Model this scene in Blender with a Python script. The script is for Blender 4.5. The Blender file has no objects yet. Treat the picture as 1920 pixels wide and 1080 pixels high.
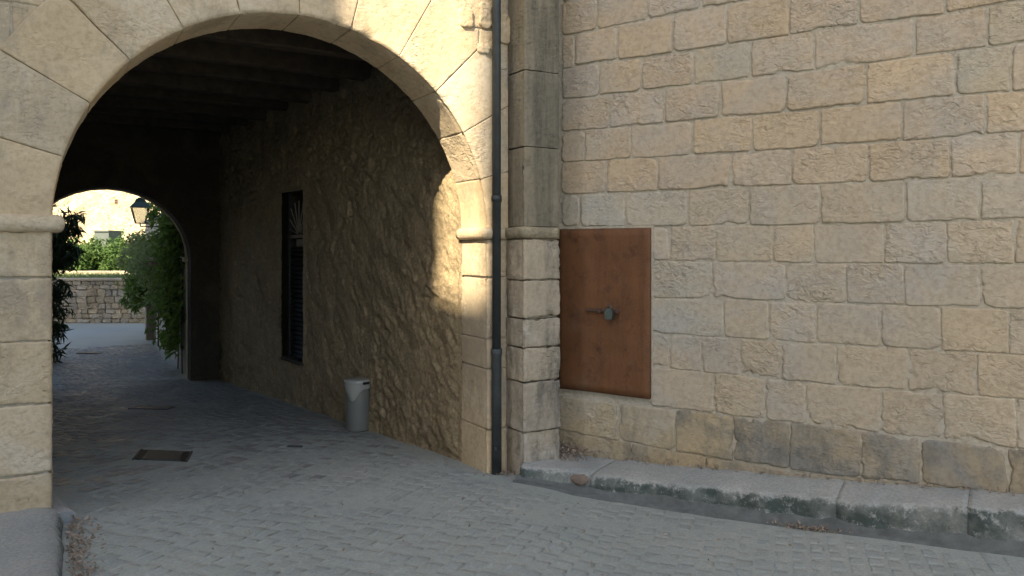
import bpy, bmesh, math, random
from mathutils import Vector, Matrix, noise
import numpy as np
random.seed(7); rng = np.random.default_rng(7)
S = bpy.context.scene
COL = S.collection
# ------------------------------------------------------------------ camera
FPX = 1450.0; HOR = 467.0; EYE = 2.2
cam = bpy.data.cameras.new('camera'); camo = bpy.data.objects.new('camera', cam); COL.objects.link(camo)
cam.sensor_width = 36; cam.lens = FPX/1920*36; cam.shift_y = -(540-HOR)/1920
cam.clip_start = 0.05; cam.clip_end = 2000
camo.location = (0, 0, EYE); camo.rotation_euler = (math.pi/2, 0, 0)
S.camera = camo
# ------------------------------------------------------------------ world, sun, exposure
SUN_EL = math.radians(38.0); SD = Vector((.377, .926)).normalized()       # horizontal travel of the light
W = bpy.data.worlds.new('World'); S.world = W; W.use_nodes = True
wn = W.node_tree; bg = wn.nodes['Background']
sky = wn.nodes.new('ShaderNodeTexSky'); sky.sky_type = 'NISHITA'; sky.sun_disc = False
sky.sun_elevation = SUN_EL; sky.sun_rotation = math.atan2(-SD.x, -SD.y); sky.air_density = 1.0; sky.dust_density = 2.0; sky.ozone_density = 0.2
wn.links.new(sky.outputs[0], bg.inputs[0]); bg.inputs[1].default_value = 0.11
sl = bpy.data.lights.new('sun', 'SUN'); sl.energy = 5.0; sl.angle = math.radians(0.55); sl.color = (1, .85, .62)
so = bpy.data.objects.new('sun', sl); COL.objects.link(so)
sv = Vector((SD.x*math.cos(SUN_EL), SD.y*math.cos(SUN_EL), -math.sin(SUN_EL)))
so.rotation_euler = sv.to_track_quat('-Z', 'Y').to_euler(); so.location = (-8, -16, 20)
S.view_settings.view_transform = 'Standard'; S.view_settings.look = 'None'
S.view_settings.exposure = 1.54; S.view_settings.gamma = 1.0

# ------------------------------------------------------------------ helpers
def nz(p, s=1.0, o=0.0): return noise.noise(Vector((p[0]*s+o, p[1]*s+o*1.7, p[2]*s-o)))
def lerp(a, b, t): return a+(b-a)*t
def sstep(a, b, x):
    t = min(1, max(0, (x-a)/(b-a))); return t*t*(3-2*t)
def empty(name, loc=(0,0,0), label=None, cat=None, group=None, kind=None):
    o = bpy.data.objects.new(name, None); COL.objects.link(o); o.location = loc
    tag(o, label, cat, group, kind); return o
def tag(o, label=None, cat=None, group=None, kind=None):
    if label: o['label'] = label
    if cat: o['category'] = cat
    if group: o['group'] = group
    if kind: o['kind'] = kind
    return o
def mesh_obj(name, V, F, mat, parent=None, smooth=True, tint=None):
    m = bpy.data.meshes.new(name); m.from_pydata([tuple(v) for v in V], [], F)
    if smooth: m.polygons.foreach_set('use_smooth', [True]*len(m.polygons))
    m.materials.append(mat); m.update()
    o = bpy.data.objects.new(name, m); COL.objects.link(o)
    if parent:
        o.parent = parent
        o.matrix_parent_inverse = Matrix.Translation(-Vector(parent.location)) if parent.type == 'EMPTY' else Matrix()
    if tint: o.color = (*tint, 1)
    return o
class MB:
    """collects shapes for one mesh"""
    def __init__(s): s.V = []; s.F = []
    def add(s, V, F):
        n = len(s.V); s.V += [Vector(v) for v in V]; s.F += [tuple(i+n for i in f) for f in F]; return s
    def box(s, c, e, ax=None, bev=0.0):
        """box centre c, full sizes e, axes ax (3 vectors)"""
        ax = ax or (Vector((1,0,0)), Vector((0,1,0)), Vector((0,0,1)))
        bm = bmesh.new(); bmesh.ops.create_cube(bm, size=1)
        for v in bm.verts: v.co = Vector((v.co.x*e[0], v.co.y*e[1], v.co.z*e[2]))
        if bev: bmesh.ops.bevel(bm, geom=bm.edges[:], offset=bev, segments=2, affect='EDGES', profile=.6)
        c = Vector(c)
        bm.verts.index_update()
        V = [c+ax[0]*v.co.x+ax[1]*v.co.y+ax[2]*v.co.z for v in bm.verts]; F = [[v.index for v in f.verts] for f in bm.faces]
        bm.free(); return s.add(V, F)
    def tube(s, pts, rad, n=12, caps=True):
        pts = [Vector(p) for p in pts]; rads = rad if isinstance(rad, (list, tuple)) else [rad]*len(pts)
        V = []; F = []; up = None
        for i, p in enumerate(pts):
            d = (pts[min(i+1, len(pts)-1)]-pts[max(i-1, 0)]).normalized()
            if up is None: up = Vector((0,0,1)) if abs(d.z) < .9 else Vector((1,0,0))
            a = d.cross(up).normalized(); b = a.cross(d).normalized(); up = b
            for k in range(n):
                t = 2*math.pi*k/n; V.append(p+(a*math.cos(t)+b*math.sin(t))*rads[i])
        for i in range(len(pts)-1):
            for k in range(n): F.append((i*n+k, i*n+(k+1)%n, (i+1)*n+(k+1)%n, (i+1)*n+k))
        if caps: F.append(tuple(range(n))[::-1]); F.append(tuple((len(pts)-1)*n+k for k in range(n)))
        return s.add(V, F)
    def lathe(s, prof, c, n=32):
        V = []; F = []; c = Vector(c)
        for (r, z) in prof:
            for k in range(n): t = 2*math.pi*k/n; V.append(c+Vector((r*math.cos(t), r*math.sin(t), z)))
        for i in range(len(prof)-1):
            for k in range(n): F.append((i*n+k, i*n+(k+1)%n, (i+1)*n+(k+1)%n, (i+1)*n+k))
        return s.add(V, F)
    def build(s, name, mat, parent=None, smooth=False, tint=None): return mesh_obj(name, s.V, s.F, mat, parent, smooth, tint)

# ------------------------------------------------------------------ materials
class NT:
    def __init__(s, name, rough=.9, spec=.25):
        s.m = bpy.data.materials.new(name); s.m.use_nodes = True; s.t = s.m.node_tree; s.b = s.t.nodes['Principled BSDF']
        s.b.inputs['Roughness'].default_value = rough; s.b.inputs['Specular IOR Level'].default_value = spec
        s.pos = s.t.nodes.new('ShaderNodeNewGeometry').outputs['Position']
    def n(s, ty, **k):
        x = s.t.nodes.new(ty)
        for a, b in k.items(): setattr(x, a, b)
        return x
    def l(s, a, b): s.t.links.new(a, b)
    def scaled(s, sc, rot=None):
        m = s.n('ShaderNodeMapping'); m.inputs['Scale'].default_value = sc
        if rot: m.inputs['Rotation'].default_value = rot
        s.l(s.pos, m.inputs[0]); return m.outputs[0]
    def noise(s, scale, detail=4, rough=.6, vec=None, dist=0):
        x = s.n('ShaderNodeTexNoise'); x.inputs['Scale'].default_value = scale; x.inputs['Detail'].default_value = detail
        x.inputs['Roughness'].default_value = rough; x.inputs['Distortion'].default_value = dist
        s.l(vec or s.pos, x.inputs['Vector']); return x.outputs['Fac']
    def voro(s, scale, feat='F1', vec=None):
        x = s.n('ShaderNodeTexVoronoi', feature=feat); x.inputs['Scale'].default_value = scale; s.l(vec or s.pos, x.inputs['Vector']); return x
    def ramp(s, fac, a, b, ca=(0,0,0), cb=(1,1,1)):
        x = s.n('ShaderNodeValToRGB'); x.color_ramp.elements[0].position = a; x.color_ramp.elements[1].position = b
        x.color_ramp.elements[0].color = (*ca, 1); x.color_ramp.elements[1].color = (*cb, 1); s.l(fac, x.inputs[0]); return x.outputs[0]
    def mix(s, fac, a, b, mode='MIX'):
        x = s.n('ShaderNodeMix', data_type='RGBA', blend_type=mode)
        for sock, v in ((x.inputs[0], fac), (x.inputs[6], a), (x.inputs[7], b)):
            if isinstance(v, (int, float)): sock.default_value = v
            elif isinstance(v, tuple): sock.default_value = (*v, 1)
            else: s.l(v, sock)
        return x.outputs[2]
    def math(s, op, a, b=0.0):
        x = s.n('ShaderNodeMath', operation=op)
        for i, v in enumerate((a, b)):
            if isinstance(v, (int, float)): x.inputs[i].default_value = v
            else: s.l(v, x.inputs[i])
        return x.outputs[0]
    def tinted(s, c):
        o = s.n('ShaderNodeObjectInfo'); return s.mix(1.0, c, o.outputs['Color'], 'MULTIPLY')
    def bump(s, h, dist, strength=1.0, prev=None):
        x = s.n('ShaderNodeBump'); x.inputs['Distance'].default_value = dist; x.inputs['Strength'].default_value = strength
        s.l(h, x.inputs['Height'])
        if prev is not None: s.l(prev, x.inputs['Normal'])
        return x.outputs[0]
    def done(s, col=None, nrm=None, rough=None):
        if col is not None:
            if isinstance(col, tuple): s.b.inputs['Base Color'].default_value = (*col, 1)
            else: s.l(col, s.b.inputs['Base Color'])
        if nrm is not None: s.l(nrm, s.b.inputs['Normal'])
        if rough is not None: s.l(rough, s.b.inputs['Roughness'])
        return s.m

def stone(name, c1, c2, c3, grey=(.5,.62), pit=.006, fine=.0008, stain=None, streak=(1, 1, .45)):
    q = NT(name)
    c = q.mix(q.ramp(q.noise(2.3, 6, .65), .36, .64), c1, c2)
    c = q.mix(q.ramp(q.noise(1.1, 5, .7, dist=.6), grey[0], grey[1]), c, c3)
    sp = q.ramp(q.noise(24, 5, .62), .30, .56, (.84,.82,.79), (1.04,1.04,1.04))
    c = q.mix(1.0, c, sp, 'MULTIPLY')
    if stain:
        col, sc, lo, hi = stain
        v = q.scaled(streak)
        f = q.math('MULTIPLY', q.ramp(q.noise(sc, 8, .75, vec=v), lo, hi), q.ramp(q.noise(26, 6, .75), .3, .6, (.45,.45,.45), (1,1,1)))
        c = q.mix(f, c, col)
    c = q.tinted(c)
    # weathered face: flat beds with clusters of pecks; how worn differs from stone to stone
    oi = q.n('ShaderNodeObjectInfo')
    rn = q.math('ADD', .35, q.math('MULTIPLY', oi.outputs['Random'], 1.1))
    mk = q.math('MULTIPLY', q.ramp(q.noise(3.6, 4, .6), .44, .60, (.28,.28,.28), (1,1,1)), rn)
    v = q.scaled((1, 1, 1.5), (.3, .5, .2))
    b = q.bump(q.math('MULTIPLY', q.noise(16, 4, .55, vec=v, dist=.7), mk), pit*4.2)
    pk = q.math('MULTIPLY', q.ramp(q.noise(29, 3, .5, vec=v), .36, .27), mk)
    b = q.bump(q.math('MULTIPLY', pk, -1.0), pit*1.6, 1.0, b)
    b = q.bump(q.noise(70, 4, .65), fine*1.6, 1, b)
    return q.done(c, b)
LIME = stone('ashlar_limestone', (.48,.384,.265), (.435,.357,.256), (.41,.36,.286), (.46,.64), pit=.0075)
LIMEB = stone('stained_base_limestone', (.36,.295,.195), (.315,.268,.19), (.27,.255,.215), (.45,.6), stain=((.135,.135,.12), 2.6, .44, .62), streak=(1, 1, .8))
LIMEA = stone('dusty_base_limestone', (.38,.31,.205), (.335,.285,.20), (.33,.305,.25), (.42,.6), stain=((.20,.185,.15), 2.0, .5, .62))
ARCH = stone('dressed_limestone', (.575,.46,.305), (.50,.394,.255), (.585,.49,.35), (.48,.62), pit=.0045, fine=.001, stain=((.39,.32,.225), 1.3, .52, .60))
PILS = stone('weathered_pilaster_stone', (.25,.217,.152), (.205,.182,.132), (.28,.247,.185), (.52,.66), pit=.005, stain=((.105,.098,.074), 1.5, .44, .64), streak=(4, 4, .35))
PILB = stone('pale_flaking_pilaster_stone', (.42,.355,.26), (.34,.29,.215), (.47,.43,.36), (.46,.62), pit=.008, stain=((.115,.11,.092), 1.2, .475, .62), streak=(2, 2, .6))
MORT = stone('lime_mortar', (.43,.385,.30), (.40,.365,.29), (.41,.38,.315), pit=.004)
def rubble_mat():
    q = NT('roughcast_rubble')
    c = q.mix(q.ramp(q.noise(1.6, 6, .7), .38, .62), (.40,.315,.192), (.305,.242,.15))
    c = q.mix(q.ramp(q.noise(9, 5, .7), .5, .72), c, (.46,.37,.24))
    c = q.mix(1.0, c, q.ramp(q.noise(30, 5, .7), .3, .6, (.62,.6,.56), (1.05,1.05,1.05)), 'MULTIPLY')
    b = q.bump(q.noise(14, 7, .65, dist=.8), .03); b = q.bump(q.noise(70, 4, .7), .006, 1, b)
    return q.done(c, b)
RUBB = rubble_mat()
SHADED = stone('shaded_passage_render', (.06,.05,.036), (.045,.038,.028), (.07,.06,.043), pit=.012)  # near-black colour puts the passage's deep shade into its walls
def paving_mat(name, c1, c2, dust, bumpd=.006, wetrough=False):
    q = NT(name, .8, .35)
    c = q.mix(q.ramp(q.noise(2.6, 5, .65), .36, .64), c1, c2)
    c = q.mix(q.ramp(q.noise(.75, 6, .7), .40, .62), c, dust)
    c = q.mix(1.0, c, q.ramp(q.noise(55, 5, .75), .3, .6, (.72,.72,.72), (1.05,1.05,1.05)), 'MULTIPLY')
    c = q.tinted(c)
    b = q.bump(q.noise(16, 5, .6), bumpd); b = q.bump(q.noise(120, 4, .7), .002, 1, b)
    return q.done(c, b, q.ramp(q.noise(3, 4), .3, .7, (.62,.62,.62), (.9,.9,.9)))
DIRT = paving_mat('packed_dust', (.335,.362,.328), (.305,.333,.308), (.355,.375,.335), .006)
SETT = paving_mat('granite_sett', (.30,.325,.30), (.275,.298,.28), (.34,.362,.325), .004)
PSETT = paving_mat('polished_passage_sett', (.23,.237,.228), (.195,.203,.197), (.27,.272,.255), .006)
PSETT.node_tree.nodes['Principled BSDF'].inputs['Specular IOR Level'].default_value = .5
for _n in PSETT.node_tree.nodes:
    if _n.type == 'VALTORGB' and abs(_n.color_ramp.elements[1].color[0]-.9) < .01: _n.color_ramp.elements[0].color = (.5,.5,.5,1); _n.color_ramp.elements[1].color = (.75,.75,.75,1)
CONC = paving_mat('worn_concrete', (.30,.31,.30), (.26,.27,.265), (.33,.33,.31), .008)
def mossy():
    q = NT('mossy_kerb_stone', .9)
    c = q.mix(q.ramp(q.noise(2.1, 5), .4, .62), (.31,.325,.305), (.36,.36,.325))
    c = q.mix(1.0, c, q.ramp(q.noise(45, 5, .75), .3, .6, (.7,.7,.7), (1.05,1.05,1.05)), 'MULTIPLY')
    g = q.n('ShaderNodeNewGeometry'); sx = q.n('ShaderNodeSeparateXYZ'); q.l(g.outputs['Normal'], sx.inputs[0])
    # algae grows on the upright, damp faces only, in ragged patches
    up = q.math('SUBTRACT', .88, sx.outputs['Z'])
    f = q.ramp(q.math('ADD', q.math('MULTIPLY', up, .8), q.math('MULTIPLY', q.math('SUBTRACT', q.noise(13, 9, .85), .50), 4.6)), -.08, .42)
    f = q.math('MULTIPLY', f, q.ramp(up, .02, .35, (.10,.10,.10), (1,1,1)))
    f = q.math('MULTIPLY', f, q.ramp(q.noise(3.4, 5), .30, .55, (.35,.35,.35), (.95,.95,.95)))
    c = q.mix(f, c, (.050,.068,.060))
    b = q.bump(q.noise(18, 6, .65), .012); b = q.bump(q.noise(90, 4, .7), .003, 1, b)
    return q.done(c, b)
MOSS = mossy()
def rust():
    q = NT('rusted_sheet_steel', .62, .3)
    v = q.scaled((3.2, 3.2, .5))
    c = q.mix(q.ramp(q.noise(2.4, 6, .65, vec=v), .35, .68), (.12,.054,.023), (.165,.074,.029))
    c = q.mix(q.ramp(q.noise(5.5, 7, .72), .52, .72), c, (.065,.030,.016))
    c = q.mix(q.math('MULTIPLY', q.ramp(q.noise(1.9, 5, .7), .56, .72), .55), c, (.15,.088,.055))
    v2 = q.scaled((9, 9, .35)); c = q.mix(q.math('MULTIPLY', q.ramp(q.noise(3, 5, .7, vec=v2), .58, .72), .5), c, (.19,.085,.03))
    c = q.mix(1.0, c, q.ramp(q.noise(90, 4, .7), .3, .6, (.82,.8,.78), (1.05,1.05,1.05)), 'MULTIPLY')
    return q.done(c, q.bump(q.noise(60, 5, .7), .0012, 1, q.bump(q.noise(2.2, 2), .03)), q.ramp(q.noise(8, 4), .3, .7, (.5,.5,.5), (.8,.8,.8)))
RUST = rust()
def plain(name, c, rough=.6, metal=0, var=.25, sc=12, bump=.001, spec=.4):
    q = NT(name, rough, spec); q.b.inputs['Metallic'].default_value = metal
    d = tuple(x*(1-var) for x in c)
    return q.done(q.tinted(q.mix(q.ramp(q.noise(sc, 6, .7), .35, .65), d, c)), q.bump(q.noise(sc*5, 4, .7), bump))
PIPE = plain('painted_drainpipe', (.048,.056,.054), .5, 0, .35, 9)
PIPE2 = plain('weathered_iron_pipe', (.066,.075,.074), .55, 0, .5, 7)
BIN = plain('grey_bin_plastic', (.185,.195,.175), .42, 0, .08, 4, .0004)
LID = plain('glossy_grey_lid', (.36,.37,.335), .22, 0, .05, 4, .0002, .6)
BLACK = plain('black_slot', (.012,.012,.012), .7)
IRON = plain('dark_wrought_iron', (.03,.03,.03), .55)
STEEL = plain('dull_padlock_metal', (.11,.14,.13), .38, .7, .3, 40)
BOLT = plain('rust_brown_bolt', (.10,.06,.042), .6, .2, .3, 40)
WOOD = plain('dark_old_timber', (.075,.06,.042), .85, 0, .5, 6, .004)
CAST = plain('cast_iron_cover', (.072,.076,.074), .6, .3, .3, 30, .003)
LGREEN = plain('green_lamp_paint', (.035,.075,.06), .45, 0, .2, 20)
PLAST = stone('pale_render', (.44,.40,.35), (.38,.35,.31), (.47,.43,.38), pit=.003)
FARW = stone('far_rubble', (.36,.31,.23), (.28,.25,.20), (.42,.36,.27), (.45,.6), pit=.02)
CLIFF = stone('sunlit_cliff', (.60,.50,.32), (.46,.385,.245), (.66,.57,.40), pit=.3)
HOUSE = stone('sun_block_render', (.40,.34,.26), (.36,.31,.24), (.38,.33,.27), pit=.01)
REDST = plain('reddish_brown_boulder', (.23,.175,.135), .8, 0, .35, 14, .004)
def glass():
    q = NT('lamp_glass', .15, .5); q.b.inputs['Transmission Weight'].default_value = .9; q.b.inputs['IOR'].default_value = 1.1
    return q.done((.8,.82,.82))
GLASS = glass()
def leafm(name, c1, c2, trans=.35):
    q = NT(name, .5, .35)
    o = q.n('ShaderNodeAttribute', attribute_name='lv', attribute_type='GEOMETRY')
    c = q.mix(o.outputs['Fac'], c1, c2)
    q.done(c)
    tr = q.n('ShaderNodeBsdfTranslucent'); q.l(c, tr.inputs[0])
    ms = q.n('ShaderNodeMixShader'); ms.inputs[0].default_value = trans
    q.l(q.b.outputs[0], ms.inputs[1]); q.l(tr.outputs[0], ms.inputs[2])
    q.l(ms.outputs[0], q.t.nodes['Material Output'].inputs[0]); return q.m
LEAF_D = leafm('dark_leaf', (.03,.05,.022), (.06,.09,.035), .3)
LEAF_C = leafm('climber_leaf', (.10,.17,.035), (.20,.29,.065), .5)
LEAF_P = leafm('pale_climber_leaf', (.18,.24,.09), (.31,.36,.17), .5)
LEAF_T = leafm('tree_leaf', (.06,.125,.03), (.13,.21,.05), .45)
PINK = leafm('pink_blossom', (.42,.22,.26), (.55,.36,.38))
DRY = leafm('dry_leaf', (.24,.185,.135), (.38,.31,.235), .15)
BARK = plain('brown_bark', (.09,.07,.05), .9, 0, .4, 20, .004)

# ------------------------------------------------------------------ geometry of the place
AF = Vector((.8600, .5103, 0)); NF = Vector((.5103, -.8600, 0))          # arch wall: along (to the right), outwards
R0 = Vector((-.25, 7.595, 0)); RAD = 1.835; CC = R0-AF*RAD; SPR = 2.375  # opening centre
CR = Vector((.48, 8.0, 0)); AR = Vector((.8396, -.5432, 0)); NR = Vector((-.5432, -.8396, 0))   # right-hand wall
WP = Vector((-.544, 8.05, 0)); PE = Vector((-5.61, 14.79, 0))            # passage wall, near and far end
UP = Vector((0, 0, 1))
def fpt(u, z, d=0): return CC+AF*u+NF*d+UP*z
def rpt(t, z, d=0): return CR+AR*t+NR*d+UP*z
def G(x, y):
    f = -.0582*(min(y, 15)-7.6) - (.022*(min(y, 24)-15)*.25 if y > 15 else 0) - .0223*(max(-6.5, min(6, x))+.25)
    c = np.interp(x, [.02, .3, .6, .85, 1.3, 1.73, 2, 2.3, 2.83, 3.2, 3.54, 6], [0, -.024, -.072, -.084, -.088, -.088, -.08, -.062, -.028, -.01, .015, .05])*sstep(2.0, 4.5, y)
    return f+float(c)
def gpx(px, py):
    """the ground point seen at a photo pixel"""
    k = (px-960)/FPX; m = (py-HOR)/FPX; y = 8.0
    for _ in range(60): y = lerp(y, (EYE-G(k*y, y))/m, .7)
    return Vector((k*y, y, G(k*y, y)))
def rw_t(px): k = (px-960)/FPX; return (8.0*k-.48)/(.8396+.5432*k)
def rw(px, py):
    t = rw_t(px); y = 8.0-.5432*t; return t, EYE+(HOR-py)/FPX*y
def fw(px, py):
    k = (px-960)/FPX; u = (k*CC.y-CC.x)/(AF.x-k*AF.y); y = CC.y+AF.y*u; return u, EYE+(HOR-py)/FPX*y

# ------------------------------------------------------------------ ground
def build_ground():
    xs = sorted(set([round(v, 3) for v in list(np.arange(-8, 6.01, .09)) + list(np.arange(-14, -8, .3)) + [-400,-200,-100,-60,-40,-30,-24,-20,-17] + [7,8,10,13,17,24,40,80,200,400]]))
    ys = sorted(set([round(v, 3) for v in list(np.arange(2.5, 10, .09)) + list(np.arange(10, 16, .18)) + list(np.arange(16, 40, .6)) + [-200,-80,-40,-25,-16,-10,-6,-3,-1,1] + [44,50,60,80,120,200,500]]))
    V = []; 
    for y in ys:
        for x in xs:
            p = (x, y, 0)
            V.append((x, y, G(x, y)+.0025*nz(p, 1.9)+.0015*nz(p, 5.1)))
    n = len(xs); F = [(j*n+i, j*n+i+1, (j+1)*n+i+1, (j+1)*n+i) for j in range(len(ys)-1) for i in range(n-1)]
    return tag(mesh_obj('pavement', V, F, DIRT), kind='structure')
PAVE = build_ground()

# ------------------------------------------------------------------ stone block maker
def ticks(L, step, edge=(0, .004, .009, .015, .024, .036)):
    e = [x for x in edge if x < L*.3]; n = max(2, int((L-2*e[-1])/step)+1)
    mid = list(np.linspace(e[-1], L-e[-1], n+1))
    return e[:-1]+mid+[L-x for x in e[:-1]][::-1]
def block(name, F, N, La, Lb, mat, parent, proud=.02, joint=.006, rough=.006, step=.03, wrap=0, back=.05, chip=.006, seed=None, tint=None, rnd=.02, groove=.012, jv=None, lip=0):
    """a dressed stone: F(a,b) -> point of the wall plane, N outwards; wrap: returns round the b=0 arris by that depth;
    outline is a rounded rectangle with ragged, chipped edges; jv: wider inset of the upright joints"""
    sd = seed if seed is not None else random.uniform(0, 90)
    A = ticks(La, step); B = ticks(Lb, step); jv = joint if jv is None else jv
    V = []; rows = []
    cr = [random.uniform(.4, 1.6)*rnd for _ in range(4)]
    def shape(a, b):
        """distance inside the outline and the point pushed inside it"""
        ca, cb = a-La/2, b-Lb/2
        if wrap and cb < 0: ha, hb = La/2, 9.0; r = .0005
        else: ha, hb = La/2, Lb/2; r = cr[(ca > 0)+2*(cb > 0)]
        r = min(r, ha*.9, hb*.9)
        qx, qy = abs(ca)-(ha-r), abs(cb)-(hb-r)
        if qx > 0 and qy > 0: l = math.hypot(qx, qy) or 1e-9; s_ = l-r; g = (qx/l, qy/l)
        elif qx > qy: s_ = qx-r; g = (1, 0)
        else: s_ = qy-r; g = (0, 1)
        p = F(min(max(a, 0), La), min(max(b, 0), Lb))
        n1 = nz(p, 8, sd); n2 = nz(p, 23, sd+3); n3 = nz(p, 3.2, sd+9)
        rag = (jv*g[0]+joint*g[1])+chip*(.2+.55*n1+.75*n2)+chip*3.2*max(0, n3-.12)*(1+n2)
        if wrap and g[1] > .5 and cb < 0: rag = 0
        din = -s_-max(0, rag)
        if din < 0:
            a += (1 if ca > 0 else -1)*g[0]*din; b += (1 if cb > 0 else -1)*g[1]*din
        return din, a, b
    tilt = (random.uniform(-.003, .003), random.uniform(-.003, .003))
    def base(a, b):
        _, a2, b2 = shape(a, b); return F(a2, b2)
    for b in B:
        r = []
        for a in A:
            din, a2, b2 = shape(a, b); p = F(a2, b2)
            e = sstep(-.003, .008, din)
            bd = a in (A[0], A[-1]) or b == B[-1] or (b == B[0] and not wrap)
            clus = sstep(-.05, .35, nz(p, 4.2, sd+20))
            h = proud-groove*(1-e) + e*(rough*(.35*nz(p, 5, sd)+clus*(.75*nz(p, 15, sd)+.55*nz(p, 31, sd))) + tilt[0]*(a/La-.5)*2+tilt[1]*(b/Lb-.5)*2)
            h += lip*(.5-b/Lb)*e
            if wrap:
                h -= .022*max(0, 1-b/.03)**2
                ch = nz(p, 5.5, sd+5)
                if ch > .28: h -= (ch-.28)*.10*max(0, 1-b/.09)
            if bd: h = proud-groove-.006
            V.append(p+N*h); r.append(len(V)-1)
        rows.append(r)
    def row(ps): 
        V.extend(ps); return list(range(len(V)-len(ps), len(V)))
    dirb = (F(La/2, min(.05, Lb*.2))-F(La/2, 0)).normalized()
    if wrap:
        D = [.014, .04]+list(np.linspace(.075, wrap, max(3, int(wrap/(step*1.4)))))
        for d in D:
            ps = []
            for a in A:
                p = base(a, 0); db = (F(a, min(.05, Lb*.2))-F(a, 0)).normalized()
                de = min(a, La-a); e = sstep(-.004, .012, de)
                off = rough*(.8*nz(p-N*d, 9, sd)+.6*nz(p-N*d, 22, sd))*e + (1-e)*.010
                off += max(0, .022*(1-d/.03))
                ps.append(p-N*d+db*off+N*(proud*.0))
            rows.insert(0, row(ps))
    nA = len(A); FC = []
    for i in range(len(rows)-1):
        for k in range(nA-1): FC.append((rows[i][k], rows[i][k+1], rows[i+1][k+1], rows[i+1][k]))
    # skirt going back into the wall
    loop = rows[0] + [r[-1] for r in rows[1:]] + rows[-1][-2::-1] + [r[0] for r in rows[-2:0:-1]]
    if not wrap:
        sk = row([V[i]-N*back for i in loop]); m = len(loop)
        for i in range(m): FC.append((loop[(i+1)%m], loop[i], sk[i], sk[(i+1)%m]))
    else:
        top = rows[-1]; sk = row([V[i]-N*back for i in top])
        for k in range(nA-1): FC.append((top[k], top[k+1], sk[k+1], sk[k]))
        for side in (0, -1):
            ed = [r[side] for r in rows]; nw = len(rows)-len(B)
            tgt = row([V[i]+(dirb*.04 if j < nw else -N*back) for j, i in enumerate(ed)])
            for j in range(len(ed)-1): FC.append((ed[j], ed[j+1], tgt[j+1], tgt[j]))
    o = mesh_obj(name, V, FC, mat, parent, True, tint)
    bm = bmesh.new(); bm.from_mesh(o.data); bmesh.ops.recalc_face_normals(bm, faces=bm.faces[:])
    c = sum((f.normal.dot(N)*f.calc_area() for f in bm.faces), 0)
    if c < 0: bmesh.ops.reverse_faces(bm, faces=bm.faces[:])
    bm.to_mesh(o.data); bm.free(); return o
def tint(v=.06, w=.03):
    k = random.uniform(1-v, 1+v); h = random.uniform(-w, w); return (k*(1+h*.5), k, k*(1-h))
def prism(poly, vec, mb=None):
    """closed prism over a planar polygon"""
    n = len(poly); mb = mb or MB(); vec = Vector(vec)
    V = [Vector(p) for p in poly]+[Vector(p)+vec for p in poly]
    F = [tuple(range(n)), tuple(range(2*n-1, n-1, -1))]+[(i, i+n, (i+1)%n+n, (i+1)%n) for i in range(n)]
    return mb.add(V, F)

# ------------------------------------------------------------------ right-hand ashlar wall
RW = empty('ashlar_wall', tuple(rpt(2, 0)), 'tall coursed limestone block wall to the right of the archway, rusty hatch in it', 'wall')
core = MB(); core.box(rpt(3.2, 4.3, -.3200), (8.0, .64, 9.4), (AR, NR, UP)); core.build('mortar_core', MORT, RW)
LN = [ [(1052,68),(1314,17),(1420,-2)], [(1052,129),(1480,66),(1609,45),(1770,26),(1886,4)], [(1052,187),(1480,138),(1715,106),(1920,80)],
       [(1052,248),(1480,209),(1622,196),(1792,179),(1920,171)], [(1050,305),(1480,279),(1690,263),(1848,251),(1920,246)],
       [(1050,366),(1480,347),(1626,341),(1780,334),(1907,326)], [(1050,426),(1480,422),(1700,417),(1835,413),(1920,409)],
       [(1050,484),(1223,488),(1580,494),(1920,495)], [(1050,552),(1223,557),(1580,568),(1920,580)], [(1050,614),(1223,624),(1580,646),(1920,665)],
       [(1050,672),(1223,688),(1566,721),(1920,749)], [(1047,742),(1223,762),(1580,802),(1920,843)], [(1047,806),(1160,826),(1330,856),(1480,880),(1600,896),(1727,907),(1920,930)] ]
def linef(pts):
    q = [rw(*p) for p in pts]; ts = [a for a, _ in q]; zs = [b for _, b in q]
    sl = (zs[-1]-zs[0])/(ts[-1]-ts[0])*.3
    return lambda t: float(np.interp(t, ts, zs))+ (sl*(t-ts[-1]) if t > ts[-1] else 0)
LF = [linef(p) for p in LN]
JX = [[1053,1120,1214,1314,1420], [1053,1078,1158,1263,1363,1481,1610,1773], [1053,1124,1204,1301,1408,1527,1715,1852], [1053,1142,1246,1351,1476,1623,1792,1896],
      [1053,1097,1183,1300,1411,1537,1692,1848], [1053,1137,1235,1371,1485,1627,1782,1911], [1053,1088,1173,1290,1405,1537,1698,1838],
      [1224,1256,1343,1450,1526,1658,1775,1903], [1223,1336,1473,1587,1695,1838], [1222,1357,1442,1530,1652,1764,1892], [1222,1256,1316,1388,1464,1568,1702,1832],
      [1220,1339,1435,1512,1651,1768,1906], [1046,1161,1267,1375,1481,1614,1727,1890]]
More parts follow.
